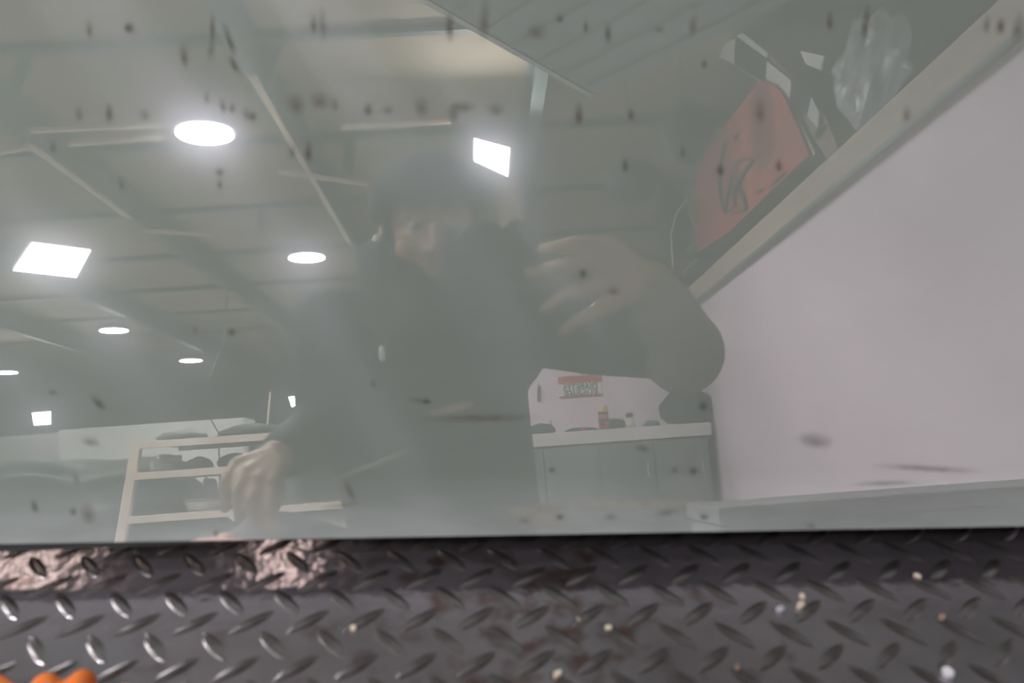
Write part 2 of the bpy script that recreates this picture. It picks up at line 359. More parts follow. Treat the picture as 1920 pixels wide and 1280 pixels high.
# ribbed canopy sheet hung near the ceiling, one corner pointing into the hall
zc = 2.9
ca, cb, cc = RZ(790, -6, zc), RZ(1112, 178, zc), RZ(1560, -34, zc)
da, dc = (ca-cb).normalized(), (cc-cb).normalized(); La, Lc = 1.9, 1.45
e = thing('hanging_canopy', cb, 'grey green ribbed metal canopy sheet hanging from the ceiling', 'canopy')
MB().prism([cb, cb+da*La, cb+da*La+dc*Lc, cb+dc*Lc], (0, 0, .03)).build('sheet', 'canopy', e)
for k in range(8):
    s = .12 + .24*k; a = cb+da*s+Vector((0,0,-.008))
    MB().beam(a+dc*.04, a+dc*(Lc-.04), .05, .016).build('rib', 'canopy', e)
MB().beam(cb-dc*.01+Vector((0,0,.01)), cb+da*La-dc*.01+Vector((0,0,.01)), .05, .02, up=(0,0,1)).build('edge_trim', 'galv', e)
for (s, t) in ((.2, .2), (.2, 1.25), (1.7, .2), (1.7, 1.25)):
    a = cb+da*s+dc*t+Vector((0,0,.03)); MB().tube([a, Vector((a.x, a.y, CEIL-.005))], .008, 6).build('hanger_rod', 'galv', e)
# partition beyond: dark plant/ducts above the enclosure
duct = thing('ventilation_duct', (3.6, -5.0, 3.0), 'square grey ventilation duct beside the right hand wall under the roof', 'duct')
MB().box((4.2, -9.0, 3.1), (.7, 22.0, .55)).build('duct_body', 'canopy', duct)
for k in range(14): MB().box((4.2, 1.2-1.5*k, 3.1), (.76, .04, .61)).build('duct_flange', 'galv', duct)

# ================================================================ LAMPS
def led_disc(n=44, r=.212):
    vs = []; 
    for k in range(2*n):
        rr = r if k % 2 == 0 else r*.955; a = math.pi*k/n; vs.append((rr*math.cos(a), rr*math.sin(a), 0))
    return MB().prism(vs, (0, 0, .012)).mesh('led_array')
led_me = led_disc(); led_me.materials.append(M['led'])
hb = MB().lathe([(.205,.012),(.232,.02),(.236,.05),(.20,.075),(.09,.085),(.075,.13),(.05,.14)], n=32)
for k in range(20):
    a = 2*math.pi*k/20; R = Matrix.Rotation(a, 3, 'Z'); hb.box(R @ Vector((.15, 0, .095)), (.11, .008, .05), R)
hb_me = hb.mesh('housing'); hb_me.materials.append(M['housing'])
hr_me = MB().tube([(0,0,.135),(0,0,CEIL-ZL-.002)], .012, 8).mesh('hanger'); hr_me.materials.append(M['galv'])
def round_lamp(x, y, label, group):
    e = thing('high_bay_lamp', (x, y, ZL), label, 'lamp', group)
    for nm, me in (('led_array', led_me), ('housing', hb_me), ('hanger', hr_me)):
        o = bpy.data.objects.new(nm, me); COL.objects.link(o); o.parent = e
GX = [-1.947, -5.73, -9.35, -13.1]; GY = [-5.15, -8.95, -12.72, -16.4, -20.1]
round_lamp(GX[0], GY[0], 'round LED high bay lamp nearest the floodlight over the partition', 'round hall lamps')
round_lamp(GX[0], GY[1], 'round LED high bay lamp second in the row beside the partition', 'round hall lamps')
for (i, j, lab) in ((1, 2, 'round LED high bay lamp hanging beyond the rectangular panel lamp'), (1, 3, 'round LED high bay lamp far down the hall above the rack'),
                    (2, 3, 'round LED high bay lamp far down the hall above the covered machine'), (0, 2, 'round LED high bay lamp third in the row beside the partition')):
    round_lamp(GX[i], GY[j], lab, 'round hall lamps')
for (x, y) in ((-1.947, -1.4), (-5.73, -1.4), (-5.73, -5.15), (-0.9, -2.6), (-3.0, 0.4)):  # unseen lamps: grid continued, off-grid ones added to brighten wall and face
    round_lamp(x, y, 'unseen round LED high bay lamp added above the deck end of the hall', 'round hall lamps')

def flood_quad(pxs, dep, label, depth_off=(0,0,0,0), m='flood', hang=True, zflat=None):
    """floodlight whose glass shows the four given corners at about one depth; tilted by depth_off"""
    q = [RY(x, y, dep+o) for (x, y), o in zip(pxs, depth_off)]
    if zflat: q = [RZ(x, y, zflat) for (x, y) in pxs]
    c = sum(q, Vector())/4; ux = ((q[1]-q[0])+(q[2]-q[3]))/2; uy = ((q[0]-q[3])+(q[1]-q[2]))/2
    nrm = ux.cross(uy).normalized()
    if nrm.dot(VE-c) < 0: nrm = -nrm
    e = thing('floodlight', c, label, 'floodlight', 'square LED floodlights')
    MB().prism([p+nrm*.004 for p in q], -nrm*.012).build('lamp_glass', m, e)
    q2 = [c+(p-c)*1.10 for p in q]; q3 = [c+(p-c)*.8 - nrm*.09 for p in q]
    MB().add([p-nrm*.004 for p in q2] + q3, [(0,1,2,3),(7,6,5,4),(0,4,5,1),(1,5,6,2),(2,6,7,3),(3,7,4,0)]).build('housing', 'housing', e)
    mb = MB(); w = ux.length*.56
    for s in (-1, 1): mb.beam(c+ux.normalized()*w*s-nrm*.04, c+ux.normalized()*w*s-nrm*.16, .03, .008)
    mb.beam(c-ux.normalized()*w-nrm*.16, c+ux.normalized()*w-nrm*.16, .03, .008)
    mb.build('bracket', 'housing', e)
    if hang:
        b = c-nrm*.16; MB().tube([b, Vector((b.x, b.y, CEIL-.005))], .008, 6).build('drop_rod', 'steelgreen', e)
    return e
flood_quad([(60,456),(170,470),(143,520),(25,507)], 9.0, 'wide rectangular LED panel lamp under the roof beams', (0,0,0,0), 'panel', True, 3.2)
flood_quad([(889,259),(956,277),(952,330),(889,301)], 6.6, 'bright square LED floodlight over the white partition', (0,0,-.03,-.03))
flood_quad([(541,744),(563,741),(560,757),(547,763)], 16.0, 'small square floodlight at the far end above the rack')
flood_quad([(60,774),(95,771),(95,795),(64,797)], 17.0, 'small square floodlight far down the hall above the tarpaulin heap')
flood_quad([(-6,822),(11,824),(10,834),(-4,834)], 22.0, 'tiny floodlight low on the far wall of the hall')
# two warm tube lamps hanging on the other side of the glass: they glint on the tread plate
for (gx, gy, ln, lab) in ((50, 1062, 1.3, 'long warm tube lamp behind the glass over the deck corner'), (530, 1058, .42, 'short warm tube lamp behind the glass over the deck')):
    p = deck_hit(gx, gy); r = pix(gx, gy); r = W(r - 2*r.dot(UD_c)*UD_c); q = p + r*((3.0-p.z)/r.z)
    e = thing('tube_lamp', q, lab, 'lamp', 'tube lamps behind the glass')
    MB().box(q+Vector((0,0,.04)), (.12, ln, .05)).build('housing', 'housing', e)
    MB().tube([q+Vector((0,-ln/2+.02,0)), q+Vector((0,ln/2-.02,0))], .03, 10).build('tube', 'sodium', e, True)
    for s in (-.4, .4): MB().tube([q+Vector((0,ln*s,.06)), (q.x, q.y+ln*s, 3.175)], .006, 6).build('hanger_rod', 'galv', e)

# ================================================================ GLASS PANE
GM = Matrix((( TW.x, PW.x, -NW.x), (TW.y, PW.y, -NW.y), (TW.z, PW.z, -NW.z)))
if GM.determinant() < 0: print('left-handed glass frame')
GMAT = Matrix.Translation(G0) @ GM.to_4x4()
def glass_local(x, y): return GMAT.inverted() @ glass_hit(x, y)
PWD, PHT, PTH = 1.9, 1.25, 0.008
me = bpy.data.meshes.new('glass_sheet')
vs = [(-PWD/2, 0, 0), (PWD/2, 0, 0), (PWD/2, PHT, 0), (-PWD/2, PHT, 0)] + [(-PWD/2, 0, -PTH), (PWD/2, 0, -PTH), (PWD/2, PHT, -PTH), (-PWD/2, PHT, -PTH)]
me.from_pydata(vs, [], [(0,1,2,3),(7,6,5,4),(0,4,5,1),(1,5,6,2),(2,6,7,3),(3,7,4,0)])
uvl = me.uv_layers.new(name='UVMap')
for lp in me.loops: v = me.vertices[lp.vertex_index].co; uvl.data[lp.index].uv = (v.x, v.y)
me.materials.append(M['glass']); me.materials.append(M['glassedge'])
for i, p in enumerate(me.polygons): p.material_index = 0 if i < 2 else 1
pane = bpy.data.objects.new('glass_pane', None); COL.objects.link(pane); pane.matrix_world = GMAT
tag(pane, 'large leaning dusty green tinted glass pane reflecting the workshop', 'glass pane')
def gpart(name, me_, m=None, label=None):
    if m: me_.materials.append(M[m])
    o = bpy.data.objects.new(name, me_); COL.objects.link(o); o.parent = pane
    if label: o['label'] = label
    return o
gpart('glass_sheet', me)
gpart('edge_seal', MB().prism([(-PWD/2, -.001, -.001), (-PWD/2, -.011, -.001), (-.35, -.006, -.001), (-.18, -.001, -.001)], (0, 0, -.006)).mesh('edge_seal'), 'rubber', 'thin black seal under the glass edge')
gpart('frame_bar', MB().box((0, PHT+.02, -.004), (PWD+.08, .04, .03)).mesh('frame_bar'), 'rubber')
for s in (-1, 1):
    gpart('frame_bar', MB().box((s*(PWD/2+.02), PHT/2+.02, -.004), (.04, PHT+.04, .03)).mesh('frame_bar'), 'rubber')
def streak(x, y, w, h, ang=0.0, m='mud'):
    c = glass_local(x, y); s = DIST*1.03/F
    a = glass_local(x+1, y) - c; b = glass_local(x, y-1) - c
    ca_, sa_ = math.cos(math.radians(ang)), math.sin(math.radians(ang)); n = 14; vs = []; uv = []
    for k in range(n):
        t = 2*math.pi*k/n; px, py = math.cos(t)*w*1.15, math.sin(t)*h*1.1
        vs.append(c + a*(px*ca_-py*sa_) + b*(px*sa_+py*ca_) + Vector((0, 0, .0004))); uv.append((.5+.5*math.cos(t), .5+.5*math.sin(t)))
    vs.append(c + Vector((0, 0, .0004))); uv.append((.5, .5))
    me_ = bpy.data.meshes.new('dirt'); o0 = vs[-1].copy()
    me_.from_pydata([tuple(v-o0) for v in vs], [], [(k, (k+1) % n, n) for k in range(n)])
    ul = me_.uv_layers.new(name='UVMap')
    for lp in me_.loops: ul.data[lp.index].uv = uv[lp.vertex_index]
    o = gpart('mud_streak' if m != 'smear' else 'dust_smear', me_, m); o.location = o0
STREAKS = [  # x, y, half width, half height, tilt
 (168,55,6,18,4),(245,52,12,14,0),(345,105,8,24,8),(398,50,5,30,0),(396,90,6,28,-8),(430,75,7,35,20),(438,120,7,20,25),(605,45,8,36,4),(588,45,7,22,0),(843,52,8,30,2),(908,40,11,42,-4),
 (1140,62,7,20,0),(1098,50,5,14,0),(1299,48,8,22,-5),(1622,48,8,42,-8),(1555,40,7,20,0),(1850,45,8,20,-5),(1876,48,9,18,0),(1908,52,12,32,-10),(1700,213,9,18,-6),(1085,215,8,24,0),(1183,215,6,14,0),
 (148,212,8,18,6),(205,212,8,20,0),(272,215,12,14,0),(388,182,6,16,0),(418,198,7,16,10),(436,202,7,12,0),(463,213,9,16,10),(475,218,7,12,0),(578,285,7,22,0),(548,285,8,16,-10),(412,345,6,12,10),(412,322,9,10,30),(228,345,6,16,8),
 (555,195,18,22,20),(600,188,22,18,0),(628,195,8,16,0),(690,205,9,14,0),(728,205,12,10,0),(790,200,14,20,0),(850,212,12,20,0),(930,205,16,14,0),(870,200,25,12,0),(1320,120,6,10,0),(1172,310,6,16,0),(1280,285,6,14,0),
 (1350,318,9,14,0),(1460,310,7,14,0),(1425,210,10,24,0),(1093,512,8,10,20),(1150,545,14,10,0),(700,718,6,10,20),(785,750,22,6,-8),(800,752,9,7,0),(655,918,7,26,26),(185,755,8,20,48),(170,828,18,10,-10),(142,895,6,14,28),
 (65,948,7,15,12),(138,958,8,9,0),(165,962,14,22,10),(405,1000,6,9,0),(435,622,9,9,0),(366,618,6,9,0),(100,735,10,6,0),(1318,760,9,11,0),(1265,880,9,8,0),(1300,882,10,9,0),(1035,880,8,7,0),(1205,840,16,7,-10),(1130,795,5,5,0),
 (1050,968,9,7,0),(1145,968,14,8,0),(985,975,14,7,0),(1250,960,25,7,10),(1520,985,10,6,0),(1320,968,10,7,0),(1050,35,8,10,0),(100,275,7,15,0),(240,52,8,9,0),(1005,60,18,16,0),(1235,55,12,7,0)]
for k, (x, y, w, h, a) in enumerate(STREAKS):
    streak(x, y, w, h, a, 'mudlight' if k % 3 == 1 or w > 11 else 'mud')
SMEARS = [(1740,878,100,7,-3),(1528,826,34,16,-6),(1560,910,120,10,3),(1180,945,200,12,2),(1000,955,60,12,5),(1010,970,60,22,0)]
for (x, y, w, h, a) in SMEARS[3:]: streak(x, y, w, h, a, 'smear')
for (x, y, w, h, a) in SMEARS[:2]: streak(x, y, w, h, a, 'mudlight')
streak(900, 783, 110, 9, 1, 'mudlight'); streak(850, 765, 50, 10, 14, 'smear'); streak(1660, 905, 60, 5, 2, 'mudlight'); streak(640, 947, 40, 4, 8, 'mudlight'); streak(700, 870, 90, 6, 22, 'smear')

# ================================================================ TREAD PLATE DECK
E1 = (TW - TW.dot(UD)*UD).normalized(); E2 = UD.cross(E1).normalized()
D0 = C0 - UD*HD                                   # deck point under the lens
DMAT = Matrix.Translation(D0) @ Matrix(((E1.x, E2.x, UD.x), (E1.y, E2.y, UD.y), (E1.z, E2.z, UD.z))).to_4x4()
deck = bpy.data.objects.new('tread_plate_deck', None); COL.objects.link(deck); deck.matrix_world = DMAT
tag(deck, 'worn grey steel tread plate deck under the leaning glass', 'tread plate')
def dpart(name, me_, m=None, label=None, loc=(0,0,0), rz=0.0):
    if m: me_.materials.append(M[m])
    o = bpy.data.objects.new(name, me_); COL.objects.link(o); o.parent = deck; o.location = loc; o.rotation_euler = (0, 0, rz)
    if label: o['label'] = label
    return o
DX0, DX1, DY0, DY1 = -1.05, 1.05, .24, 1.35
dpart('plate_sheet', MB().box(((DX0+DX1)/2, (DY0+DY1)/2, -.003), (DX1-DX0, DY1-DY0, .006)).mesh('plate_sheet'), 'steel')
dpart('apron', MB().box(((DX0+DX1)/2, DY0+.004, -.04), (DX1-DX0, .008, .07)).mesh('apron'), 'steel')
dpart('apron', MB().box(((DX0+DX1)/2, DY1-.004, -.04), (DX1-DX0, .008, .07)).mesh('apron'), 'steel')
DINV = DMAT.inverted()
for sx in (DX0+.05, DX1-.05):
    for sy in (DY0+.06, DY1-.06):
        a = DMAT @ Vector((sx, sy, -.006)); b = Vector((a.x, a.y, 0.0))
        mb = MB().beam(DINV @ a, DINV @ b, .06, .06); dpart('leg', mb.mesh('leg'), 'steelgreen')
def bar_mesh(L=.034, w=.0092, h=.0013):
    """one raised lens-shaped tread"""
    n = 8; vs = []; fs = []
    prof = [(-1, 0), (-.55, .8), (0, 1), (.55, .8), (1, 0)]
    for i in range(n+1):
        t = -1+2*i/n; ww = w/2*max(0.06, (1-t*t)**.6); hh = h*max(0.05, (1-t*t)**.5)
        for (u, z) in prof: vs.append((u*ww, t*L/2, z*hh))
    m5 = len(prof)
    for i in range(n):
        for j in range(m5-1): fs.append((i*m5+j, i*m5+j+1, (i+1)*m5+j+1, (i+1)*m5+j))
    return vs, fs
bv, bf = bar_mesh()
bar_me = bpy.data.meshes.new('tread_bar'); bar_me.from_pydata(bv, [], bf); bar_me.materials.append(M['bar'])
for p in bar_me.polygons: p.use_smooth = True
AX, AY = .0377, .0425
ANG = math.radians(40)
LA0 = DINV @ deck_hit(122, 1135)                 # one "\" tread of the photo anchors the lattice
rest = MB(); nbar = 0
for j in range(-10, 24):
    for i in range(-24, 40):
        for k in (0, 1):
            x = LA0.x + (i+.5*k)*AX; y = LA0.y + (j-.5*k)*AY
            if not (DX0+.02 < x < DX1-.02 and DY0+.02 < y < DY1-.02): continue
            rz = ANG if k == 0 else -ANG-.15
            if -.40 < x < .40 and .40 < y < .645 and nbar < 300:
                dpart('tread_bar', bar_me, None, None, (x, y, 0), rz); nbar += 1
            else:
                R = Matrix.Rotation(rz, 3, 'Z'); rest.add([R @ Vector(v)+Vector((x, y, 0)) for v in bv], bf)
o = dpart('tread_bars', rest.mesh('tread_bars'), 'bar'); o['kind'] = 'stuff'
for p in o.data.polygons: p.use_smooth = True
print('tread bars', nbar)
# rubber blocks carry the glass (outside the picture)
for s in (-1, 1):
    a = GMAT @ Vector((s*.80, 0, -.004)); b = DINV @ a; h = b.z
    o = MB().box((0, 0, 0), (.10, .05, h+.001)).build('rubber_block', 'rubber'); o.matrix_world = DMAT @ Matrix.Translation((b.x, b.y, h/2+.0005))
    tag(o, 'black rubber block holding up the bottom edge of the glass', 'block', 'rubber blocks under the glass')
# back props for the leaning pane
for s in (-1, 1):
    a = GMAT @ Vector((s*.80, .75, -.02)); b = DINV @ a; c = DMAT @ Vector((b.x, b.y+.05, 0.0))
    gpart('prop_post', MB().beam(GMAT.inverted() @ a, GMAT.inverted() @ c, .03, .03).mesh('prop_post'), 'steelgreen', 'green steel prop behind the glass')
# debris on the plate
def on_deck(x, y, z=0.0): return DMAT @ ((DINV @ deck_hit(x, y)) + Vector((0, 0, z)))
for (x, y, s, lab, m) in [(1140,1180,.006,'small pale chip lying beside a tread in the plate middle','chip'),(1778,1265,.009,'largest white chip on the tread plate','whitegloss'),(1500,1138,.007,'tan sliver of chip beside the shadow of the glass','chip'),
        (1504,1120,.005,'small tan crumb beside the tan sliver','chip'),(1720,1082,.005,'tiny pale chip at the edge of the dark strip','chip'),(1382,1253,.005,'brownish crumb on the rusty part of the plate','card'),(1085,1163,.004,'tiny brown crumb next to the pale chip','card'),
        (662,1180,.005,'flat grey flake on the plate middle','chip'),(1462,1145,.007,'thin whitish flake beside a rusty tread','greybag'),(1045,1268,.007,'pale flake lying against a rusty tread','chip'),(1765,1160,.006,'dull tan flake near the plate end','card')]:
    n = 7; mb = MB(); pts = [(math.cos(2*math.pi*k/n)*s*(.6+.5*random.random())*.55, math.sin(2*math.pi*k/n)*s*(.6+.5*random.random())*.4, 0) for k in range(n)]
    mb.prism(pts, (0, 0, s*.35)); o = mb.build('chip', m); o.matrix_world = DMAT @ Matrix.Translation((DINV @ deck_hit(x, y)) + Vector((0,0,.0005))) @ Matrix.Rotation(random.random()*3, 4, 'Z')
    tag(o, lab, 'chip', 'chips and crumbs on the tread plate')
# orange rubber glove whose fingertips reach into the picture
gl = MB(); tips = [(12,1272), (115,1274), (180,1268), (255,1296)]
base = DINV @ deck_hit(130, 1372)
gp = []
for (x, y) in tips:
    t = DINV @ deck_hit(x, y+8); k = base + (t-base)*.42; k.z = .010; t.z = .0095; kk = base*.55+k*.45; kk.z = .012
    gl.cone(kk, k, .011, .0095).cone(k, t, .0095, .0088)
gl.ell(base+Vector((0, .006, .012)), (.036, .026, .011))
th = base+Vector((.045, .012, .010)); gl.cone(base+Vector((.015, -.01, .011)), th, .011, .009)
gl.cone(base+Vector((0, -.01, .012)), base+Vector((-.005, -.04, .014)), .03*.45, .03*.45)
glo = blob(gl, 'rubber_glove', 'orange', .0025, None, 4); glo.matrix_world = DMAT @ Matrix.Translation((0, -.015, .003))
tag(glo, 'orange rubber glove lying on the tread plate edge', 'glove')

# ================================================================ THINGS ON THE PARTITION TOP
xf = XP + .02
def sidepoly(pts, x, nseg=1): return [RX(px, py, x) for (px, py) in pts]
fl = thing('red_flag', RX(1310, 470, xf), 'red flag with black line drawing hung above the white partition', 'flag')
MB().prism(sidepoly([(1425,150),(1452,160),(1470,182),(1492,228),(1517,290),(1480,325),(1420,382),(1370,432),(1309,472),(1305,400),(1304,332),(1322,288),(1352,245),(1390,195)], xf), (.012, 0, 0)).build('cloth', 'red', fl)
def ink(pts, w=.022):
    P_ = [RX(px, py, xf-.012) for (px, py) in pts]; mb = MB()
    for a, b in zip(P_[:-1], P_[1:]): mb.beam(a, b, .010, w*(0.5+abs((b-a).normalized().z)), up=(1,0,0))
    mb.build('line_drawing', 'ink', fl)
ink([(1362,262),(1352,300),(1349,340),(1354,380),(1362,398),(1372,390)]); ink([(1410,298),(1392,300),(1375,312)]); ink([(1412,300),(1395,325),(1385,345),(1380,362)], .035)
ink([(1383,345),(1392,365),(1400,385),(1397,395),(1376,398)]); ink([(1372,330),(1366,360),(1362,385)], .018); ink([(1378,350),(1376,370),(1380,386)], .018); ink([(1384,250),(1376,262)], .04); ink([(1420,360),(1430,356)], .03); ink([(1446,348),(1472,322)], .02)
cf_ = thing('checkered_flag', RX(1330, 92, xf+.03), 'black and white checkered flag draped beside the red flag', 'flag')
CH = [('clothwhite',[(1322,92),(1378,72),(1376,121)]),('clothblack',[(1378,74),(1436,112),(1434,155),(1376,121)]),('clothwhite',[(1436,113),(1482,150),(1484,168),(1478,190),(1434,156)]),('clothblack',[(1484,152),(1520,178),(1512,215),(1500,210),(1480,190)]),
      ('clothwhite',[(1520,180),(1536,210),(1533,240),(1512,216)]),('clothwhite',[(1379,66),(1392,62),(1440,98),(1436,108)]),('clothblack',[(1395,62),(1420,70),(1470,108),(1440,100)]),('clothwhite',[(1478,195),(1490,210),(1528,288),(1518,296),(1490,228)]),('clothblack',[(1534,238),(1545,235),(1530,262),(1524,255)]),('clothwhite',[(1500,95),(1545,105),(1540,132),(1510,120)])]
for k, (m, pts) in enumerate(CH):
    MB().prism(sidepoly(pts, xf+.016+.004*(k % 3)), (.008, 0, 0)).build('check_patch', m, cf_)
MB().prism(sidepoly([(1376,68),(1440,98),(1540,200),(1560,250),(1585,320),(1570,330),(1520,250),(1480,196),(1434,160),(1376,124)], xf+.045), (.006, 0, 0)).build('flag_back', 'card', cf_)
bx_ = thing('cardboard_sheet', RX(1440, 440, xf+.05), 'brown cardboard sheet lying along the top of the timber rail', 'cardboard')
MB().prism(sidepoly([(1330,505),(1560,300),(1580,330),(1560,350),(1345,540)], xf+.055), (.01, 0, 0)).build('board', 'card', bx_)
MB().prism(sidepoly([(1548,310),(1572,298),(1582,318),(1555,338)], xf+.03), (.006, 0, 0)).build('white_tag', 'clothwhite', bx_)
# crumpled clear bag
cen = RX(1640, 190, XP); bg = bmesh.new(); bmesh.ops.create_icosphere(bg, subdivisions=4, radius=1)
for v in bg.verts:
    d_ = noise.noise(v.co*2.2)*.35 + noise.noise(v.co*6)*.16; v.co = Vector((v.co.x*.12, v.co.y*.30, v.co.z*.24))*(1+d_)
me = bpy.data.meshes.new('plastic_bag'); bg.to_mesh(me); bg.free()
lo = min(v.co.z for v in me.vertices); cen.z = ZP+rail_h-lo+.001; cen.x = XP
o = link('plastic_bag', me, 'poly', None, False, None, cen); tag(o, 'crumpled clear plastic bag on top of the timber rail', 'bag')
# dark backpack with cord hanging left of the flag
bp_ = thing('string_bag', RX(1255, 440, XP-.08), 'dark string bag with pale cords hanging beside the red flag', 'bag')
c = RY(1262, 415, 7.9); Rn = Matrix.Identity(3)
MB().ell(c, (.16, .09, .36)).build('bag_body', 'charcoal', bp_, True)
for pts in ([(1290,372),(1268,400),(1258,440),(1262,500)], [(1290,400),(1305,425),(1308,455),(1285,470)], [(1300,480),(1306,490),(1290,500),(1282,512)]):
    MB().tube([RY(x, y, 7.75) for (x, y) in pts], .008, 6).build('cord', 'beige', bp_)
# big dark jacket/sacks above the end partition
for (x, y, w, h, lab) in [(1290,250,.18,.20,'dark stuffed sack hanging from the roof above the end partition'),(1190,340,.22,.16,'wide dark bundle hanging under the roof next to the sack')]:
    c = RY(x, y, 5.9 if x > 1250 else 6.5); e = thing('hanging_sack', c, lab, 'sack')
    bb = bmesh.new(); bmesh.ops.create_icosphere(bb, subdivisions=3, radius=1)
    for v in bb.verts: v.co = Vector((v.co.x*w, v.co.y*.15, v.co.z*h*1.1))*(1+.25*noise.noise(v.co*2))+c
    me = bpy.data.meshes.new('sack_body'); bb.to_mesh(me); bb.free(); link('sack_body', me, 'charcoal', e, True)
    MB().tube([c+Vector((0,0,h)), (c.x, c.y, CEIL-.005)], .008, 6).build('rope', 'charcoal', e)

# ================================================================ WORKBENCH AGAINST THE END PARTITION
DB = 7.55; yb0 = VE.y-DB
zt = RY(1155, 803, DB).z
xb0, xb1 = RY(905, 830, DB).x, 1.95
yb1 = YP+.005
bn = thing('workbench', ((xb0+xb1)/2, (yb0+yb1)/2, 0), 'white topped workbench with grey green cabinets against the partition', 'workbench')
MB().box(((xb0+xb1)/2, (yb0+yb1)/2, zt-.055), (xb1-xb0, yb0-yb1, .11)).build('bench_top', 'offwhite', bn, bevel=.004)
MB().box(((xb0+xb1)/2, (yb0+yb1)/2-.02, (zt-.11)/2), (xb1-xb0-.06, yb0-yb1-.05, zt-.112)).build('cabinet_body', 'cabinet', bn)
nd_ = 4
for k in range(nd_):
    w = (xb1-xb0-.08)/nd_; x = xb0+.04+w*(k+.5)
    d_ = MB().box((x, yb0-.018, (zt-.11)/2+.02), (w-.012, .018, zt-.19)).build('door', 'cabinet', bn, bevel=.003)
    d_2 = MB().box((x+w*.36, yb0+.0, zt*.62), (.014, .02, .12)).build('handle', 'galv'); d_2.parent = d_; 
def bpos(px, py): return RY(px, py, DB+.18)
def stand(px): p = bpos(px, 800); return Vector((p.x, p.y, zt))
s_ = stand(1133); e = thing('spray_can', s_, 'spray can with amber cap and red label on the workbench', 'spray can')
MB().lathe([(.028,0),(.045,.004),(.046,.05),(.046,.145),(.042,.158),(.03,.164)], s_, 24).build('can', 'charcoal', e, True)
MB().lathe([(.0465,.02),(.0468,.022),(.0468,.068),(.0465,.07)], s_, 24).build('label_band', 'redlabel', e, True)
MB().lathe([(.0465,.10),(.0468,.102),(.0468,.138),(.0465,.14)], s_, 24).build('label_band', 'redlabel', e, True)
MB().lathe([(.044,.160),(.045,.163),(.045,.20),(.038,.215),(.01,.218)], s_, 24).build('cap', 'amber', e, True)
s_ = stand(1182); e = thing('small_bottle', s_, 'small cream bottle with dark cap on the workbench', 'bottle')
MB().lathe([(.03,0),(.042,.004),(.042,.075),(.036,.09),(.026,.098)], s_, 20).build('bottle_body', 'cream', e, True)
MB().lathe([(.030,.098),(.034,.10),(.034,.13),(.028,.135)], s_, 20).build('cap', 'black', e, True)
s_ = stand(1033); e = tag(MB().lathe([(.006,0),(.012,.01),(.012,.10),(.004,.13)], s_, 12).build('marker_pen', mat('pen_red', (.6,.16,.1), .4), None, True), 'upright red marker pen on the workbench', 'pen')
def lump(name, c, r, m, lab, cat, seed=0, sub=3, amp=.3, group=None):
    bb = bmesh.new(); bmesh.ops.create_icosphere(bb, subdivisions=sub, radius=1)
    for v in bb.verts:
        d_ = amp*noise.noise(v.co*1.8+Vector((seed, 0, 0))) + amp*.5*noise.noise(v.co*4+Vector((0, seed, 0)))
        v.co = Vector((v.co.x*r[0], v.co.y*r[1], max(v.co.z, -.55)*r[2]))*(1+d_)
    lo = min(v.co.z for v in bb.verts)
    for v in bb.verts: v.co.z -= lo
    me = bpy.data.meshes.new(name); bb.to_mesh(me); bb.free()
    return tag(link(name, me, m, None, True, None, c), lab, cat, group)
lump('work_glove', stand(1010), (.14, .09, .055), 'charcoal', 'dark crumpled glove heap at the bench end', 'glove', 3)
lump('rag', stand(1088)+Vector((0,.03,0)), (.13, .09, .022), 'charcoal', 'dark flat oily rag left of the spray can', 'rag', 5)
lump('rag', stand(1160)+Vector((0,-.12,0)), (.10, .06, .06), 'clothblack', 'dark bunched rag behind the spray can', 'rag', 9)
lump('blue_cloth', stand(1222), (.07, .07, .035), mat('dull_blue', (.08,.12,.16), .8), 'dull blue folded cloth next to the cream bottle', 'cloth', 2)
lump('black_bag', stand(1290)+Vector((.0,.02,0)), (.22, .14, .21), 'tarp', 'black shiny bag bulging on the bench corner', 'bag', 11, 4, .22)
s_ = stand(1003); tag(MB().lathe([(.012,0),(.02,.004),(.02,.03),(.008,.045)], s_+Vector((-.06,.12,0)), 14).build('metal_socket', 'galv', None, True), 'small shiny metal socket at the bench end', 'tool')
lump('orange_ball', stand(1080)+Vector((.05,.1,0)), (.02,.02,.02), 'orange', 'small orange putty ball on the bench', 'putty', 1, 2, .1)
# sign (race-bib like sheet) on the partition
a, b = RY(1046, 706, 8.02), RY(1131, 742, 8.02); ys = YP+.004
sx0, sx1, sz0, sz1 = a.x, b.x, b.z, a.z
sg = thing('wall_sign', ((sx0+sx1)/2, ys, sz0), 'white sign sheet with red header on the white partition', 'sign')
MB().box(((sx0+sx1)/2, ys, (sz0+sz1)/2), (sx1-sx0, .004, sz1-sz0)).build('sheet', 'signwhite', sg)
MB().box(((sx0+sx1)/2, ys+.003, sz1-.035), (sx1-sx0, .003, .07)).build('header_band', 'signred', sg)
MB().box(((sx0+sx1)/2, ys+.003, sz0+.014), (sx1-sx0, .003, .022)).build('footer_band', 'signred', sg)
def text(body, size, c, m, parent, wid):
    cu_ = bpy.data.curves.new('t', 'FONT'); cu_.body = body; cu_.size = size; cu_.align_x = 'CENTER'; cu_.align_y = 'CENTER'; cu_.extrude = .001; cu_.resolution_u = 3
    t = bpy.data.objects.new('t', cu_); COL.objects.link(t); me = bpy.data.meshes.new_from_object(t.evaluated_get(bpy.context.evaluated_depsgraph_get()))
    bpy.data.objects.remove(t); xs = [v.co.x for v in me.vertices]; k = wid/(max(xs)-min(xs))
    R = Matrix.Rotation(math.pi/2, 3, 'X'); R = Matrix.Rotation(math.pi, 3, 'Z') @ R
    for v in me.vertices: v.co = R @ Vector((v.co.x*k, v.co.y, v.co.z)) + Vector(c)
    me.materials.clear(); link('lettering', me, m, parent)
mxs = (sx0+sx1)/2
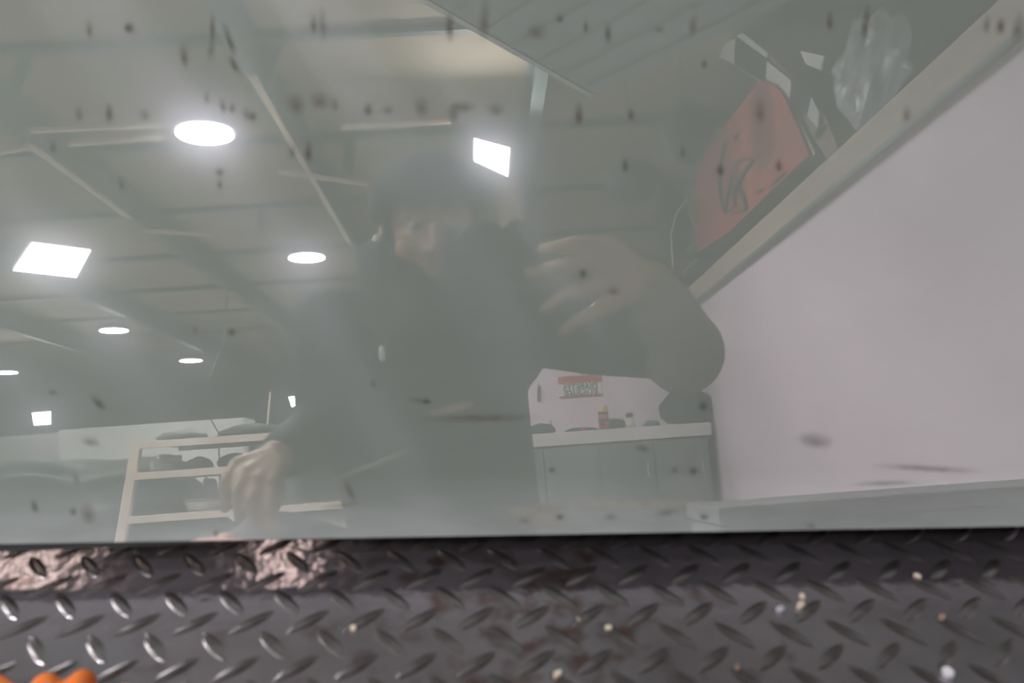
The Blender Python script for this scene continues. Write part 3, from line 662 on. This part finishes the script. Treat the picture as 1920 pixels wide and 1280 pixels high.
text('DIABETES', .085, (mxs, ys+.005, sz1-.108), 'ink', sg, (sx1-sx0)*.78); text('RUNNER', .085, (mxs, ys+.005, sz1-.172), 'ink', sg, (sx1-sx0)*.78)
# small knife/hook left of the sign, wall cable
tag(MB().beam(RY(1011,722,8.03), RY(1010,752,8.03), .025, .012).build('wall_hook', 'charcoal'), 'thin dark hook on the white partition beside the sign', 'hook')
a = RY(1272, 690, 8.03); tag(MB().tube([a, Vector((a.x, YP+.012, zt+.02))], .008, 6).build('wall_cable', 'black'), 'thin black cable running down the white partition to the bench', 'cable')
# low chest behind the photographer's right: its top cuts across the wall
dch = 2.75; za = RY(1340, 950, dch).z; xa = RY(1345, 960, dch).x; yc = VE.y-dch
ch = thing('storage_chest', ((xa+1.94)/2, yc-.2, 0), 'low grey steel storage chest standing along the white partition', 'chest')
MB().box(((xa+1.94)/2, yc-.22, za/2-.03), (1.92-xa, .40, za-.06)).build('chest_body', 'greychest', ch, bevel=.006)
MB().box(((xa+1.94)/2, yc-.21, za-.03), (1.94-xa, .44, .055)).build('lid', 'greychest', ch, bevel=.008)
for s in (.3, .7): MB().box((xa+(1.94-xa)*s, yc-.003, za-.09), (.07, .02, .05)).build('latch', 'greychest', ch)

# ================================================================ RACK WITH TRAYS
DR = 4.4
def rk(x, y, dd=0): return RY(x, y, DR+dd)
ra, rb = rk(258, 830), rk(226, 1020)
rt = thing('storage_rack', (ra.x+.5, ra.y-.25, 0), 'beige steel rack with slanted end posts and three rails', 'rack')
foot = ra + (rb-ra)*(ra.z/(ra.z-rb.z)); 
xr1 = -.62
sl = (foot.x-ra.x)/ra.z
def rail_z(px, py): return rk(px, py).z
zz = [rk(258,828).z, rk(252,886).z, rk(240,968).z, .16]
for dy in (0, -.45):
    if not dy: MB().beam((foot.x, ra.y+dy, 0), (ra.x, ra.y+dy, zz[0]), .045, .04).build('post', 'rack', rt)
    MB().beam((xr1-sl*zz[0]*.0+.05, ra.y+dy, 0), (xr1, ra.y+dy, zz[0]), .045, .04).build('post', 'rack', rt)
    MB().beam((ra.x+.44, ra.y+dy-.02, 0), (ra.x+.44, ra.y+dy-.02, zz[0]), .04, .03).build('middle_post', 'rack', rt) if dy else None
for k, z in enumerate(zz):
    xl = ra.x + sl*(zz[0]-z)
    for dy in (0, -.45): MB().beam((xl-(.022 if not dy else -.05), ra.y+dy, z-.018), (xr1, ra.y+dy, z-.018), .034, .034).build('rail', 'rack', rt)
    MB().box(((xl+xr1)/2, ra.y-.225, z-.012), (xr1-xl-.05, .43, .01)).build('shelf', 'galv' if k else 'cabinet', rt)
def rack_spot(px, k, dy=-.2): p = rk(px, 900); return Vector((p.x, ra.y+dy, zz[k]-.006))
lump('pan_lid', rack_spot(465, 0, -.1), (.17, .08, .04), 'charcoal', 'dark long tray lying on the rack top', 'tray', 4, 3, .12)
lump('cushion', rack_spot(430, 0, -.33), (.20, .075, .03), 'cabinet', 'flat grey green pad under the rack tray', 'pad', 6, 3, .12)
lump('crumpled_sheet', rack_spot(310, 0, -.25), (.11, .10, .045), 'greychest', 'grey crumpled sheet on the rack top beside the end post', 'sheet', 8, 3, .35)
lump('plastic_sack', rack_spot(290, 1), (.075, .10, .055), 'greybag', 'pale crumpled plastic sack on the upper rack shelf', 'sack', 2, 4, .35)
lump('dark_bowl', rack_spot(350, 1), (.062, .10, .045), 'charcoal', 'dark rounded bowl upside down beside the plastic sack', 'bowl', 1, 3, .1)
lump('dark_bowl', rack_spot(420, 1), (.085, .10, .048), 'charcoal', 'wider dark bowl upside down on the upper rack shelf', 'bowl', 7, 3, .1)
lump('helmet', rack_spot(305, 2), (.075, .09, .095), 'charcoal', 'dark helmet like dome on the middle rack shelf', 'helmet', 3, 3, .15)
lump('plastic_sack', rack_spot(352, 2, -.34), (.055, .06, .10), 'greybag', 'tall pale sack behind the dark dome', 'sack', 12, 4, .25)
s_ = rack_spot(410, 2); e = thing('canister', s_, 'dark cylindrical canister on the middle rack shelf', 'canister')
MB().lathe([(.05,0),(.055,.005),(.055,.15),(.05,.16)], s_, 20).build('can', 'charcoal', e, True); MB().lathe([(.057,.155),(.057,.17),(.03,.176)], s_, 20).build('lid', 'black', e, True)
s_ = rack_spot(368, 2, -.1); e = thing('white_tub', s_, 'low white tub in front of the tall pale sack', 'tub')
MB().lathe([(.07,0),(.085,.05),(.09,.055)], s_, 20).build('tub_body', 'offwhite', e, True); MB().lathe([(.093,.055),(.093,.066),(.02,.070)], s_, 20).build('lid', 'greychest', e, True)
for px, lab in ((365, 'tall white canister on the bottom rack shelf'), (425, 'wide white canister beside the tall white canister')):
    s_ = rack_spot(px, 3); e = thing('white_canister', s_, lab, 'canister')
    w_ = .05 if px == 365 else .062
    MB().lathe([(w_,0),(w_*1.05,.01),(w_*1.05,.26),(w_*.6,.31)], s_, 20).build('canister_body', 'offwhite', e, True); MB().lathe([(w_*.4,.31),(w_*.42,.35)], s_, 14).build('cap', 'charcoal', e, True)
lump('white_bag', rack_spot(290, 3), (.09, .10, .11), 'greybag', 'white bag slumped on the bottom rack shelf', 'bag', 15, 4, .3)
# thin rod and hanging cord over the rack
a, b = rk(507, 735, .2), rk(499, 802, .2); tag(MB().tube([(b.x, b.y, zz[0]-.006), a], .006, 6).build('thin_rod', 'beige'), 'thin pale rod standing on the rack top', 'rod')
cp = [rk(x, y, 7.2) for (x, y) in ((420, 640), (396, 700), (386, 745), (395, 785), (410, 812))]
cp = [Vector((cp[0].x+.1, cp[0].y, CEIL-.005))] + cp + [Vector((cp[-1].x, cp[-1].y, .01))]
tag(MB().tube(cp, .009, 6).build('power_cable', 'black'), 'black cable hanging in a curve behind the rack', 'cable')
# tarpaulin heap far left and low things down the hall
p = RY(120, 905, 8.0)
lump('tarpaulin_heap', (p.x, p.y, 0), (1.35, .7, .62), 'tarp', 'black shiny tarpaulin heap left of the rack', 'tarpaulin', 21, 5, .22)
p = RY(30, 860, 10.5); lump('covered_machine', (p.x-.3, p.y, 0), (1.3, .8, .66), 'charcoal', 'dark covered machine behind the tarpaulin heap', 'machine', 5, 4, .15)
for k, (x, dep, w, h, lab, m) in enumerate([(300, 13, 2.6, 1.7, 'pale grey steel locker bank far down the hall', 'hallwall'), (120, 16, 3.6, 1.9, 'wide pale container at the far side of the hall', 'hallwall'), (470, 15, 1.6, 1.4, 'grey crate stack seen past the photographer', 'greychest')]):
    p = RY(x, 900, dep); e = thing('locker_bank' if k == 0 else 'container' if k == 1 else 'crate_stack', (p.x, p.y, 0), lab, 'locker' if k == 0 else 'container' if k == 1 else 'crate')
    MB().box((p.x, p.y, h/2), (w, .6, h)).build('body', m, e)
    nn = int(w/.45)
    for i in range(nn): MB().box((p.x-w/2+w/nn*(i+.5), p.y+.306, h/2+.02), (w/nn-.03, .012, h-.12)).build('door', m, e)
# light column on the far side under the square floodlight
a = RY(955, 330, 8.3); tag(MB().box((a.x, YP-.5, CEIL/2), (.22, .22, CEIL-.002)).build('steel_column', 'beige'), 'pale square column behind the end partition', 'column')

# ================================================================ PHOTOGRAPHER
def B(x, y, dep): return RY(x, y, dep)
PR = thing('person', (0.0, -.25, 0), 'person crouching with camera in dark jacket and dark beanie', 'person')
HD_D = 1.47
hc = B(808, 428, HD_D)
fwd = Vector((.10, .95, -.22)).normalized(); rgt = fwd.cross(Vector((0,0,1))); rgt = (rgt + Vector((0,0,.03))).normalized(); upv = rgt.cross(fwd).normalized(); fwd = upv.cross(rgt).normalized()
HR = Matrix((rgt, fwd, upv)).transposed()
def H(x, y, z): return hc + HR @ Vector((x, y, z))
nb = B(800, 560, 1.50); chest = B(790, 690, 1.52); hip = Vector((-.06, -.33, .42))
shL, shR = B(622, 612, 1.50), B(968, 610, 1.48)
elR, wrR = B(1268, 640, 1.36), B(1218, 528, 1.27)
elL, wrL = B(628, 800, 1.50), B(520, 858, 1.33)
body = MB()
body.ell(H(0,-.012,.03), (.077,.096,.095), HR); body.ell(H(0,.018,-.03), (.067,.077,.086), HR); body.ell(H(0,.046,-.092), (.040,.040,.030), HR)
body.cone(H(0,.092,.004), H(0,.113,-.036), .009, .013); body.ell(H(-.013,.098,-.04), (.009,.010,.008), HR); body.ell(H(.013,.098,-.04), (.009,.010,.008), HR)
body.cone(H(-.042,.076,.022), H(.042,.076,.022), .013, .013)
for s in (-1, 1):
    body.ell(H(.040*s,.062,-.034), (.026,.026,.026), HR); body.ell(H(.080*s,-.012,-.012), (.010,.020,.033), HR); body.ell(H(.05*s,.0,-.075), (.025,.05,.03), HR)
body.cone(H(-.020,.082,-.066), H(.020,.082,-.066), .007, .007); body.cone(H(-.017,.080,-.078), H(.017,.080,-.078), .008, .008)
body.cone(H(0,-.015,-.06), nb+Vector((0,0,-.02)), .056, .062)
body.chain([nb, chest, hip], [.065, .10, .11]); body.cone(shL+Vector((.03,0,-.01)), shR+Vector((-.03,0,-.01)), .045, .045)
body.chain([shR, elR, wrR], [.042, .040, .029]); body.chain([shL, elL, wrL], [.042, .040, .029])
# right hand on the camera grip
KN = [B(1142,458,1.235), B(1126,492,1.225), B(1120,536,1.23), B(1126,578,1.24)]
MI = [B(1078,454,1.215), B(1056,496,1.205), B(1062,552,1.215), B(1085,600,1.235)]
TI = [B(1016,468,1.235), B(990,512,1.23), B(1020,578,1.24), B(1056,622,1.255)]
pc = (KN[1]+KN[2]+wrR)/3
for k in range(4):
    body.cone(wrR*.75+KN[k]*.25, KN[k], .020, .0135); body.chain([KN[k], MI[k], TI[k]], [.0125, .0105, .0088] if k < 3 else [.011, .009, .0078])
body.chain([wrR, B(1185,492,1.30), B(1120,470,1.335), B(1060,474,1.345)], [.022, .015, .0115, .010])
# left hand resting over the knee
knee = B(492, 955, 1.24); 
KL = [B(445,872,1.22), B(462,888,1.20), B(482,902,1.19), B(505,912,1.19)]
for k in range(4):
    body.cone(wrL*.7+KL[k]*.3, KL[k], .019, .013)
    m1 = KL[k]+Vector((-.008+.005*k, .03, -.022)); t1 = m1+Vector((.002*k, .004, -.034)); body.chain([KL[k], m1, t1], [.012, .0105, .0088] if k else [.0115, .0098, .008])
body.chain([wrL, B(515,900,1.27), B(522,925,1.22), B(515,948,1.20)], [.02, .014, .0115, .0095])
# legs: left foot planted, right knee on the floor
hipL, hipR = hip+Vector((-.11, .02, 0)), hip+Vector((.11, .02, 0))
kneeL = Vector((knee.x, knee.y-.06, .53)); ankL = Vector((kneeL.x+.02, kneeL.y-.13, .09)); toeL = ankL+Vector((-.02, .17, -.05))
kneeR = Vector((.17, .03, .075)); ankR = Vector((.15, -.40, .10)); toeR = ankR+Vector((.0, -.04, -.06))
body.chain([hipL, kneeL, ankL, toeL], [.08, .05, .035, .03]); body.chain([hipR, kneeR, ankR, toeR], [.08, .05, .035, .03])
blob(body, 'body', 'skin', .0045, PR, 5, 'bare face and hands')
# eyes, brows, hair
for s in (-1, 1):
    MB().ell(H(.031*s,.080,.002), (.0125,.0125,.009), HR, 14, 8).build('eye', 'eyewhite', PR, True)
    MB().ell(H(.031*s+.003,.0905,.001), (.0055,.004,.0055), HR, 12, 8).build('iris', 'hair', PR, True)
    MB().chain([H(.014*s,.092,.022), H(.034*s,.090,.028), H(.052*s,.074,.022)], [.004,.005,.003]).build('eyebrow', 'hair', PR, True)
hr_ = MB(); hr_.ell(H(0,-.03,.01), (.080,.085,.085), HR)
for s in (-1, 1): hr_.cone(H(.076*s,.012,.02), H(.074*s,.018,-.02), .010, .005)
blob(hr_, 'hair', 'hair', .006, PR, 3)
# beanie with turned-up cuff
bn_ = MB(); pr = []
for j in range(10):
    t = math.pi/2*j/9; pr.append((.098*math.cos(t)+.001, .026+.100*math.sin(t)))
Rb = HR @ Matrix.Rotation(math.radians(6), 3, 'X') @ Matrix.Diagonal((1.0, 1.12, 1.0))
bn_.lathe([(.094,.018)]+pr, hc+HR @ Vector((0,-.008,.008)), 32, Rb)
cap = bn_.build('beanie', 'beanie', PR, True, 'dark knitted beanie')
cuff = MB().lathe([(.095,.012),(.102,.014),(.104,.035),(.102,.062),(.096,.066)], hc+HR @ Vector((0,-.008,.008)), 32, Rb).build('beanie_cuff', 'beanie', PR, True)
e1 = H(-.092,.004,-.016)
blob(MB().ell(e1, (.010,.011,.012), HR).cone(e1+Vector((0,0,-.004)), e1+HR @ Vector((-.002,.012,-.028)), .006, .0045), 'earbud', 'whitegloss', .0022, PR, 2, 'white wireless earbud')
# jacket: torso, sleeves, raised collar, hood
jk = MB()
jk.chain([nb+Vector((0,-.02,-.075)), chest+Vector((0,-.01,0)), hip+Vector((-.03,.0,.10))], [.110,.140,.135])
jk.chain([nb+Vector((-.07,-.01,-.11)), chest+Vector((-.07,0,-.01)), hip+Vector((-.08,.0,.12))], [.09,.115,.11]); jk.chain([nb+Vector((.05,-.01,-.11)), chest+Vector((.07,0,.0)), hip+Vector((.035,.0,.16))], [.085,.110,.10])
jk.cone(shL+Vector((.01,0,0)), nb+Vector((-.03,-.03,-.02)), .068, .055); jk.cone(shR, nb+Vector((.03,-.03,-.02)), .075, .055)
jk.chain([shR, (shR+elR)/2+Vector((0,0,-.008)), elR], [.066,.062,.062])
jk.chain([shL, elL+Vector((0,0,.0))], [.074,.064]); jk.chain([elL, (elL+wrL)/2], [.060,.050]); jk.cone((elL+wrL)/2, wrL+(elL-wrL)*.12, .050, .040)
jk.ell(B(968, 676, 1.5), (.046, .05, .05))
blob(jk, 'jacket', 'jacket', .008, PR, 6, 'dark hooded jacket')
cl = MB(); cn = nb+Vector((0,-.01,.0))
for k in range(14):
    a = math.radians(-38+k*256/13.0+180-90+0); p = cn+Vector((.105*math.cos(a), .095*math.sin(a)*-1+.0, .0))
    hgt = .055+.035*abs(math.cos(a)); cl.cone(p+Vector((0,0,-.05)), p*.93+cn*.07+Vector((0,0,hgt)), .026, .018)
blob(cl, 'hood_collar', 'jacket', .007, PR, 5, 'raised hood collar')
fs_ = MB(); fs_.chain([elR+Vector((.0,0,.002)), (elR*.45+wrR*.55), wrR+(elR-wrR)*.12], [.062,.052,.040]); fs_.ell(elR+Vector((.006,.01,-.018)), (.066,.06,.068))
blob(fs_, 'forearm_sleeve', 'sleeve', .007, PR, 6, 'lighter grey forearm sleeve')
# drawstring with metal tip
ds = [B(662,588,1.36), B(690,602,1.355), B(708,622,1.35), B(716,650,1.35), B(717,662,1.35)]
ds2 = [B(770,574,1.36), B(745,592,1.355), B(733,610,1.35), B(724,640,1.35), B(718,662,1.35)]
MB().tube(ds, .0022, 6).build('drawstring', 'greychest', PR); MB().tube(ds2, .0022, 6).build('drawstring', 'greychest', PR)
MB().lathe([(.004,-.012),(.0055,-.008),(.0055,.008),(.003,.012)], B(717,663,1.345), 10).build('cord_tip', 'whitegloss', PR, True, 'shiny cord tip')
# trousers and shoes
tr = MB(); tr.ell(hip+Vector((-.03,0,.0)), (.165,.15,.14))
tr.chain([hipL, kneeL, ankL+Vector((0,0,.02))], [.115,.082,.060]); tr.chain([hipR, kneeR+Vector((0,0,.01)), ankR+Vector((0,0,.02))], [.115,.078,.060])
blob(tr, 'trousers', 'trouser', .009, PR, 6, 'grey work trousers')
def shoe(a, d):
    d = d.normalized(); mb = MB(); b = Vector((a.x, a.y, .045)); mb.cone(b-d*.05, b+d*.15, .042, .040); mb.ell(b+d*.17, (.045,.05,.036)); mb.cone(Vector((a.x, a.y, .06)), Vector((a.x, a.y, .11)), .046, .05)
    mb.box(b+d*.06+Vector((0,0,-.035)), (.085, .30, .02)); blob(mb, 'shoe', 'black', .006, PR, 4)
shoe(ankL, Vector((-.06, 1, 0)))
sr = MB(); b = Vector((ankR.x, ankR.y, .06)); sr.cone(b+Vector((0,.02,.03)), b+Vector((0,-.04,.14)), .045, .04); sr.cone(b+Vector((0,.0,.0)), b+Vector((0,-.02,-.02)), .045, .038); sr.ell(b+Vector((0,.03,-.025)), (.045,.07,.034))
blob(sr, 'shoe', 'black', .006, PR, 4)

# the camera in the hands: lens front right behind the viewpoint
cm = thing('camera_body', C0 - cf*.12, 'black camera with big lens held up by the photographer', 'camera')
def K(x, y, z): return C0 + cr*x + cu*y - cf*z                    # z = behind the lens front
CR3 = Matrix((cr, cu, -cf)).transposed()
MB().lathe([(.030,.010),(.037,.008),(.039,.012),(.039,.045),(.036,.05),(.036,.085),(.034,.09)], C0, 32, CR3).build('lens_barrel', 'black', cm, True)
MB().lathe([(.001,.0145),(.020,.013),(.0295,.0115)], C0, 32, CR3).build('lens_glass', 'lensglass', cm, True)
MB().lathe([(.0392,.022),(.0402,.023),(.0402,.038),(.0392,.039)], C0, 40, CR3).build('zoom_ring', 'charcoal', cm, True)
MB().box(K(.012, -.018, .115), (.138, .084, .05), CR3).build('body_shell', 'charcoal', cm, bevel=.008)
MB().box(K(.068, -.018, .088), (.030, .076, .040), CR3).build('grip', 'charcoal', cm, bevel=.010)
MB().box(K(-.03, .027, .116), (.030, .008, .034), CR3).build('hot_shoe', 'galv', cm, bevel=.002)
MB().lathe([(.014,0),(.014,.012),(.012,.014)], K(.055, .022, .11), 18, CR3 @ Matrix.Rotation(-math.pi/2, 3, 'X')).build('mode_dial', 'black', cm, True)
